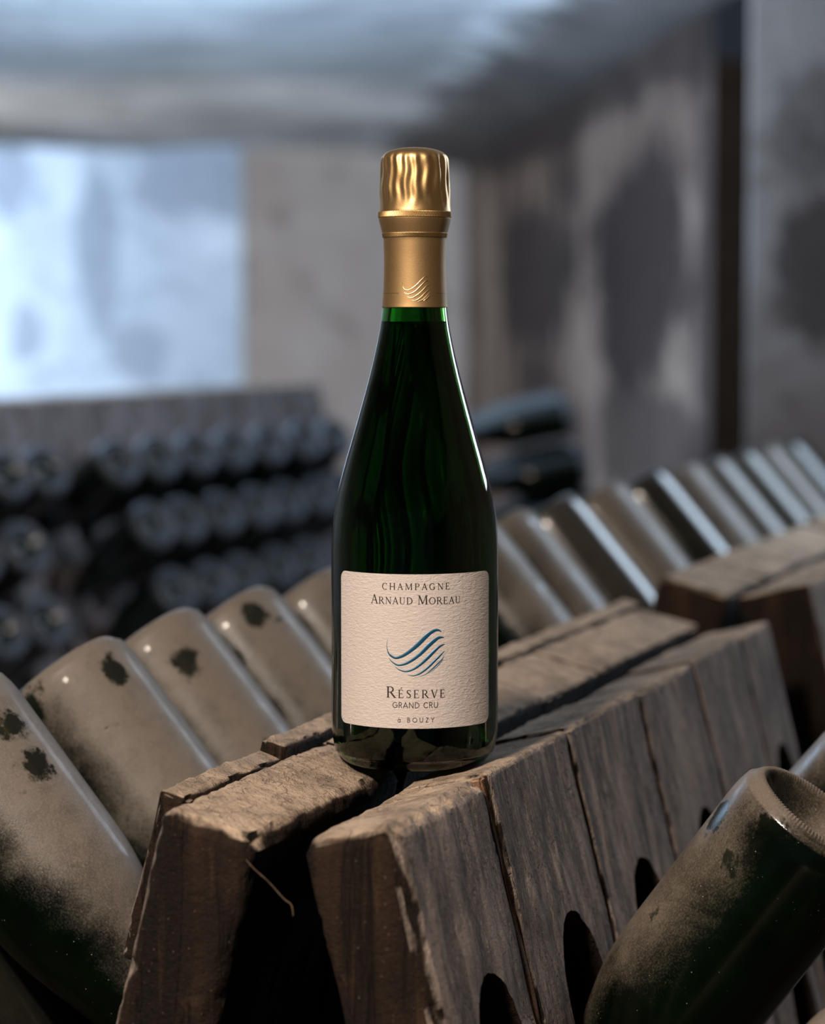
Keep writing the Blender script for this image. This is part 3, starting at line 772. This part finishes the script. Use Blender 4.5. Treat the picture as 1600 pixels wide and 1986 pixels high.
# ---- lettering: every letter is drawn with pen strokes (x, y, width) in cap heights
def arc(cx, cy, rx, ry, a0, a1, thick, thin, n=18):
    o = []
    for i in range(n + 1):
        a = math.radians(a0 + (a1 - a0) * i / n)
        w = thin + (thick - thin) * abs(math.cos(a)) ** 1.4
        o.append((cx + rx * math.cos(a), cy + ry * math.sin(a), w))
    return o
TK, TN, SF = 0.125, 0.058, 0.045
def ln(x0, y0, x1, y1, w=TK): return [(x0, y0, w), (x1, y1, w)]
def ft(x, y, w=0.15): return [(x - w, y, SF), (x + w, y, SF)]
def serif(ch):
    y0, y1 = SF / 2, 1 - SF / 2
    if ch == 'A': return 0.86, [ln(.10, 0, .42, 1, TN), ln(.42, 1, .76, 0, TK), ln(.22, .36, .64, .36, TN), ft(.10, y0, .11), ft(.76, y0, .13)]
    if ch == 'C': return 0.86, [arc(.47, .5, .39, .48, 48, 312, TK, .06), ln(.745, .70, .745, .97, .045), ln(.74, .80, .70, .90, .06)]
    if ch == 'D': return 0.92, [ln(.17, 0, .17, 1), ft(.15, y0, .13), ft(.15, y1, .13), arc(.30, .5, .50, .475, -90, 90, TK, .055), ln(.15, y0, .32, y0, .05), ln(.15, y1, .32, y1, .05)]
    if ch in 'EÉ':
        s = [ln(.17, 0, .17, 1), ft(.17, y0, .14), ft(.17, y1, .14), ln(.17, y0, .64, y0, .055), ln(.17, y1, .60, y1, .055), ln(.17, .52, .50, .52, .05), ln(.645, 0, .66, .22, .045), ln(.60, 1, .60, .80, .045), ln(.50, .42, .50, .62, .045)]
        if ch == 'É': s.append([(.34, 1.12, .05), (.50, 1.30, .10)])
        return 0.74, s
    if ch == 'G': return 0.96, [arc(.47, .5, .39, .48, 48, 312, TK, .06), ln(.75, .70, .75, .97, .045), ln(.76, .10, .76, .44, TK), ft(.76, .44, .13), ln(.70, .10, .76, .16, .08)]
    if ch == 'H': return 0.98, [ln(.18, 0, .18, 1), ln(.80, 0, .80, 1), ln(.18, .52, .80, .52, TN)] + [ft(x, y, .14) for x in (.18, .80) for y in (y0, y1)]
    if ch == 'M': return 1.18, [ln(.17, 0, .20, 1, TN), ln(.20, 1, .58, .06, TK), ln(.58, .06, .95, 1, TN), ln(.97, 1, .99, 0, TK), ft(.17, y0, .12), ft(.99, y0, .14), ft(.12, y1, .10), ft(1.03, y1, .10)]
    if ch == 'N': return 0.98, [ln(.18, 0, .18, 1, TN), ln(.18, .98, .80, .04, TK), ln(.80, 0, .80, 1, TN), ft(.18, y0, .13), ft(.12, y1, .12), ft(.80, y1, .13)]
    if ch == 'O': return 0.98, [arc(.49, .5, .41, .475, 0, 360, TK, .055, 36)]
    if ch == 'P': return 0.78, [ln(.18, 0, .18, 1), ft(.18, y0, .15), ft(.14, y1, .12), arc(.36, .73, .30, .245, -90, 90, TK * .95, .05), ln(.18, y1, .38, y1, .05), ln(.18, .485, .38, .485, .05)]
    if ch == 'R': return 0.90, [ln(.18, 0, .18, 1), ft(.18, y0, .15), ft(.14, y1, .12), arc(.36, .74, .28, .235, -90, 90, TK * .95, .05), ln(.18, y1, .38, y1, .05), ln(.18, .505, .40, .505, .05), ln(.40, .52, .80, .02, TK), ft(.84, y0, .09)]
    if ch == 'S': return 0.66, [[(.56, .84, .05), (.48, .93, .055), (.34, .965, .06), (.19, .91, .09), (.135, .77, .12), (.20, .64, .13), (.35, .53, .14), (.50, .41, .13), (.555, .25, .115), (.49, .11, .09), (.34, .035, .06), (.20, .06, .055), (.11, .17, .05)], ln(.56, .74, .56, .96, .045), ln(.105, .05, .105, .28, .045)]
    if ch == 'U': return 0.94, [[(.20, 1, TK), (.20, .34, TK), (.24, .16, .11), (.34, .05, .08), (.48, .02, .055), (.62, .06, .055), (.71, .17, .055), (.74, .34, TN), (.74, 1, TN)], ft(.20, y1, .15), ft(.74, y1, .13)]
    if ch == 'V': return 0.86, [ln(.12, 1, .45, 0, TK), ln(.45, 0, .76, 1, TN), ft(.12, y1, .14), ft(.77, y1, .12)]
    return 0.42, []
def sans(ch, w=0.105):
    L = lambda *p: [(p[i], p[i + 1], w) for i in range(0, len(p), 2)]
    A = lambda *a: [(x, y, w) for x, y, _ in arc(*a, w, w, 24)]
    if ch == 'G': return 0.98, [A(.50, .5, .40, .45, 45, 360), L(.90, .5, .56, .5)]
    if ch == 'R': return 0.72, [L(.12, 0, .12, 1), L(.12, .95, .34, .95), A(.34, .725, .23, .225, 90, -90), L(.34, .50, .12, .50), L(.34, .50, .62, 0)]
    if ch == 'A': return 0.88, [L(.06, 0, .44, 1), L(.44, 1, .82, 0), L(.20, .33, .68, .33)]
    if ch == 'N': return 0.92, [L(.13, 0, .13, 1), L(.13, .98, .78, .02), L(.78, 0, .78, 1)]
    if ch == 'D': return 0.88, [L(.13, 0, .13, 1), L(.13, .95, .34, .95), A(.34, .5, .44, .45, 90, -90), L(.34, .05, .13, .05)]
    if ch == 'C': return 0.90, [A(.50, .5, .40, .45, 45, 315)]
    if ch == 'U': return 0.86, [L(.13, 1, .13, .36), A(.43, .36, .30, .31, 180, 360), L(.73, .36, .73, 1)]
    if ch == 'B': return 0.70, [L(.13, 0, .13, 1), L(.13, .95, .34, .95), A(.34, .74, .19, .21, 90, -90), L(.34, .53, .13, .53), L(.34, .53, .36, .53), A(.36, .29, .23, .24, 90, -90), L(.36, .05, .13, .05)]
    if ch == 'O': return 1.00, [A(.50, .5, .42, .45, 0, 360)]
    if ch == 'Z': return 0.70, [L(.10, .95, .60, .95), L(.60, .95, .10, .05), L(.08, .05, .62, .05)]
    if ch == 'Y': return 0.76, [L(.06, 1, .38, .48), L(.70, 1, .38, .48), L(.38, .48, .38, 0)]
    if ch == 'à': return 0.72, [A(.34, .32, .24, .29, 0, 360), L(.58, 0, .58, .64), L(.24, .96, .38, .80)]
    return 0.45, []

def ribbon(bm, pts, R, depth=None):
    """variable-width flat stroke laid on a cylinder of radius R"""
    if len(pts) < 2: return
    P = []
    for (x0, z0, w0), (x1, z1, w1) in zip(pts, pts[1:]):
        n = max(1, int(math.hypot(x1 - x0, z1 - z0) / 0.0006))
        for k in range(n): P.append((x0 + (x1 - x0) * k / n, z0 + (z1 - z0) * k / n, w0 + (w1 - w0) * k / n))
    P.append(pts[-1]); prev = None
    for i, (x, z, w) in enumerate(P):
        a = P[max(i - 1, 0)]; b = P[min(i + 1, len(P) - 1)]
        tx, tz = b[0] - a[0], b[1] - a[1]; l = math.hypot(tx, tz) or 1
        nx, nz = -tz / l * w / 2, tx / l * w / 2
        cur = (bm.verts.new(wrap(x + nx, z + nz, R)), bm.verts.new(wrap(x - nx, z - nz, R)))
        if prev:
            try: bm.faces.new((prev[0], prev[1], cur[1], cur[0]))
            except ValueError: pass
        prev = cur

def text(name, items, z_base, x_left, x_right, glyph, R, parent, m, slant=0.0, weight=1.0):
    """items = [(char, cap height)], spread evenly between x_left and x_right"""
    widths = [glyph(c)[0] * h for c, h in items]
    track = ((x_right - x_left) - sum(widths)) / max(1, len(items) - 1)
    bm = bmesh.new(); x = x_left
    for (c, h), w in zip(items, widths):
        for st in glyph(c)[1]:
            ribbon(bm, [(x + px * h, z_base + py * h, pw * h * weight) for px, py, pw in st], R)
        x += w + track
    bmesh.ops.recalc_face_normals(bm, faces=bm.faces)
    o = obj_bm(name, bm, m, parent)
    # make sure the ink faces outward
    for p in o.data.polygons:
        c = p.center
        if p.normal.x * c.x + p.normal.y * c.y < 0: p.flip()
    return o
RT = RB + 0.00030
def word(s, big, small):
    o = []; first = True
    for c in s:
        o.append((c, big if first else small)); first = (c == ' ')
    return o
text('lettering', [(c, 0.0034) for c in 'CHAMPAGNE'], 0.0952, -0.0172, 0.0184, serif, RT, label, M_INK, weight=1.18)
text('lettering', word('ARNAUD MOREAU', 0.0047, 0.0036), 0.0878, -0.0236, 0.0247, serif, RT, label, M_INK, weight=1.15)
text('lettering', word('RÉSERVE', 0.0058, 0.0042), 0.0396, -0.0150, 0.0160, serif, RT, label, M_INK, weight=1.15)
text('lettering', [(c, 0.0030) for c in 'GRAND CRU'], 0.0344, -0.0117, 0.0122, sans, RT, label, M_INK, weight=1.1)
text('lettering', [(c, 0.0025) for c in 'à BOUZY'], 0.0270, -0.0090, 0.0101, sans, RT, label, M_INK, weight=1.1)

WAVES = [[(-14.17, 69.72, 0.13), (-14.65, 66.36, 0.26), (-13.98, 63.18, 0.52), (-12.51, 61.31, 1.04), (-9.87, 60.25, 1.31), (-6.62, 61.16, 1.57), (-2.77, 63.59, 1.83), (1.69, 67.32, 2.22), (5.52, 71.13, 2.22), (8.75, 73.62, 1.83), (11.7, 74.5, 1.17), (13.7, 73.59, 0.39)],
 [(-13.51, 59.99, 0.2), (-11.84, 58.12, 0.52), (-8.89, 56.61, 1.04), (-5.33, 57.14, 1.31), (-1.5, 59.11, 1.57), (2.96, 62.5, 1.83), (6.81, 66.29, 2.09), (10.06, 69.1, 1.96), (12.7, 70.61, 1.31), (15.26, 70.51, 0.39)],
 [(-10.2, 55.61, 0.2), (-7.91, 54.07, 0.52), (-4.69, 53.36, 0.91), (-0.86, 54.49, 1.17), (2.96, 57.05, 1.44), (6.81, 60.52, 1.7), (10.06, 63.64, 1.57), (13.04, 66.11, 1.04), (15.61, 67.09, 0.33)],
 [(-3.73, 51.58, 0.13), (-0.86, 51.15, 0.52), (2.33, 52.24, 0.91), (6.17, 54.88, 1.17), (10.06, 58.51, 1.17), (13.04, 61.29, 0.91), (15.61, 63.62, 0.26)],
 [(2.33, 50.76, 0.13), (5.21, 51.75, 0.39), (8.11, 53.87, 0.65), (11.38, 56.85, 0.78), (13.72, 59.01, 0.59), (15.41, 61.19, 0.2)],
 [(6.82, 52.17, 0.13), (8.76, 53.4, 0.26), (11.38, 55.57, 0.39), (13.72, 58.05, 0.39), (14.86, 59.61, 0.13)]]
CAP_WAVES = [[(-6.57, 251.91), (-6.43, 249.92), (-5.64, 248.46), (-3.9, 247.92), (-1.87, 248.58), (0.8, 250.56), (3.49, 253.22), (5.56, 254.89), (7.15, 254.24)],
 [(-5.78, 246.73), (-4.24, 245.93), (-2.21, 246.12), (0.46, 247.58), (3.49, 250.57), (5.92, 252.57), (7.75, 252.39)],
 [(-4.11, 244.6), (-1.87, 243.94), (0.46, 244.93), (3.49, 247.26), (6.28, 249.92), (8.13, 250.4)],
 [(-1.54, 242.61), (0.46, 242.61), (3.15, 244.27), (5.92, 246.93), (8.28, 248.61)],
 [(1.47, 241.95), (3.83, 242.81), (6.28, 244.94), (8.28, 246.95)], [(4.52, 242.28), (6.28, 243.48), (8.28, 245.62)]]
def curve3(pts, n=8):
    out = []
    for i in range(len(pts) - 1):
        p0 = pts[max(i - 1, 0)]; p1 = pts[i]; p2 = pts[i + 1]; p3 = pts[min(i + 2, len(pts) - 1)]
        for k in range(n):
            t = k / n
            out.append(tuple(0.5 * ((2 * p1[c]) + (-p0[c] + p2[c]) * t + (2 * p0[c] - 5 * p1[c] + 4 * p2[c] - p3[c]) * t * t + (-p0[c] + 3 * p1[c] - 3 * p2[c] + p3[c]) * t ** 3) for c in range(len(p1))))
    out.append(tuple(pts[-1])); return out

def ridge(bm, pts, Rf, height):
    """raised half-round stroke on a body of radius Rf(z)"""
    prev = None; n = 7
    for i, (x, z, w) in enumerate(pts):
        a = pts[max(i - 1, 0)]; b = pts[min(i + 1, len(pts) - 1)]
        tx, tz = b[0] - a[0], b[1] - a[1]; l = math.hypot(tx, tz) or 1
        nx, nz = -tz / l, tx / l; row = []
        for k in range(n):
            s = -1 + 2 * k / (n - 1); hgt = height * min(1.0, w / 0.0009) * math.sqrt(max(0, 1 - s * s))
            xx = x + nx * w / 2 * s; zz = z + nz * w / 2 * s
            row.append(bm.verts.new(wrap(xx, zz, Rf(zz) + hgt - 0.00003)))
        if prev:
            for k in range(n - 1): bm.faces.new((prev[k], prev[k + 1], row[k + 1], row[k]))
        prev = row
for st in WAVES:
    bm = bmesh.new(); ridge(bm, [(x * MM, z * MM, w * MM * 0.95) for x, z, w in curve3(st)], lambda z: RB + 0.00028, 0.00025)
    bmesh.ops.recalc_face_normals(bm, faces=bm.faces)
    obj_bm('emblem_wave', bm, M_BLUE, label, True)
def foil_r(z):
    best = foil_low[0][0]
    for (r0, z0), (r1, z1) in zip(foil_low, foil_low[1:]):
        if z0 <= z <= z1: return r0 + (r1 - r0) * (z - z0) / (z1 - z0 + 1e-9)
    return best
for st in CAP_WAVES:
    bm = bmesh.new(); L = curve3(st, 7); m_ = len(L) - 1
    ridge(bm, [(x * MM, z * MM, (0.25 + 0.55 * math.sin(math.pi * min(1, max(0.06, i / m_)))) * MM) for i, (x, z) in enumerate(L)], foil_r, 0.00042)
    bmesh.ops.recalc_face_normals(bm, faces=bm.faces)
    obj_bm('embossed_wave', bm, M_GOLD_LIGHT, foil, True)
for x0, x1 in ((-0.0225, -0.0086), (0.0118, 0.0225)):
    bm = bmesh.new(); ridge(bm, [(x0 + (x1 - x0) * i / 12, 0.2463, 0.00042) for i in range(13)], foil_r, 0.00012)
    bmesh.ops.recalc_face_normals(bm, faces=bm.faces)
    obj_bm('foil_line', bm, M_GOLD_DARK, foil, True)

# ------------------------------------------------------------------ a dry strand hanging between the two rack ends
def strand(name, pts, r, m, parent=None):
    bm = bmesh.new(); prev = None
    P = [Vector(p) for p in curve3(pts, 6)]
    for i, p in enumerate(P):
        t = (P[min(i + 1, len(P) - 1)] - P[max(i - 1, 0)]).normalized()
        u = t.cross(Vector((0, 1, 0.3))).normalized(); v = t.cross(u)
        rr = r * (0.7 + 0.5 * noise.noise(p * 300))
        row = [bm.verts.new(p + (u * math.cos(a) + v * math.sin(a)) * rr) for a in [k * math.pi / 3 for k in range(6)]]
        if prev:
            for k in range(6): bm.faces.new((prev[k], prev[(k + 1) % 6], row[(k + 1) % 6], row[k]))
        prev = row
    bmesh.ops.recalc_face_normals(bm, faces=bm.faces)
    return obj_bm(name, bm, m, parent, True)
M_STRAW = simple('dry_straw', (0.13, 0.085, 0.055), 0.85)
def fr(a, t, z): return tuple(DV * a + PV * t + ZV * (H + z))
st = strand('straw_strand', [fr(-0.191, -0.012, -0.016), fr(-0.190, -0.008, -0.0205), fr(-0.188, -0.002, -0.0262), fr(-0.185, 0.004, -0.034), fr(-0.184, 0.0075, -0.037), fr(-0.184, 0.0085, -0.042)], 0.00035, M_STRAW)
tag(st, 'thin dry strand stretched between the two front rack ends', 'straw')
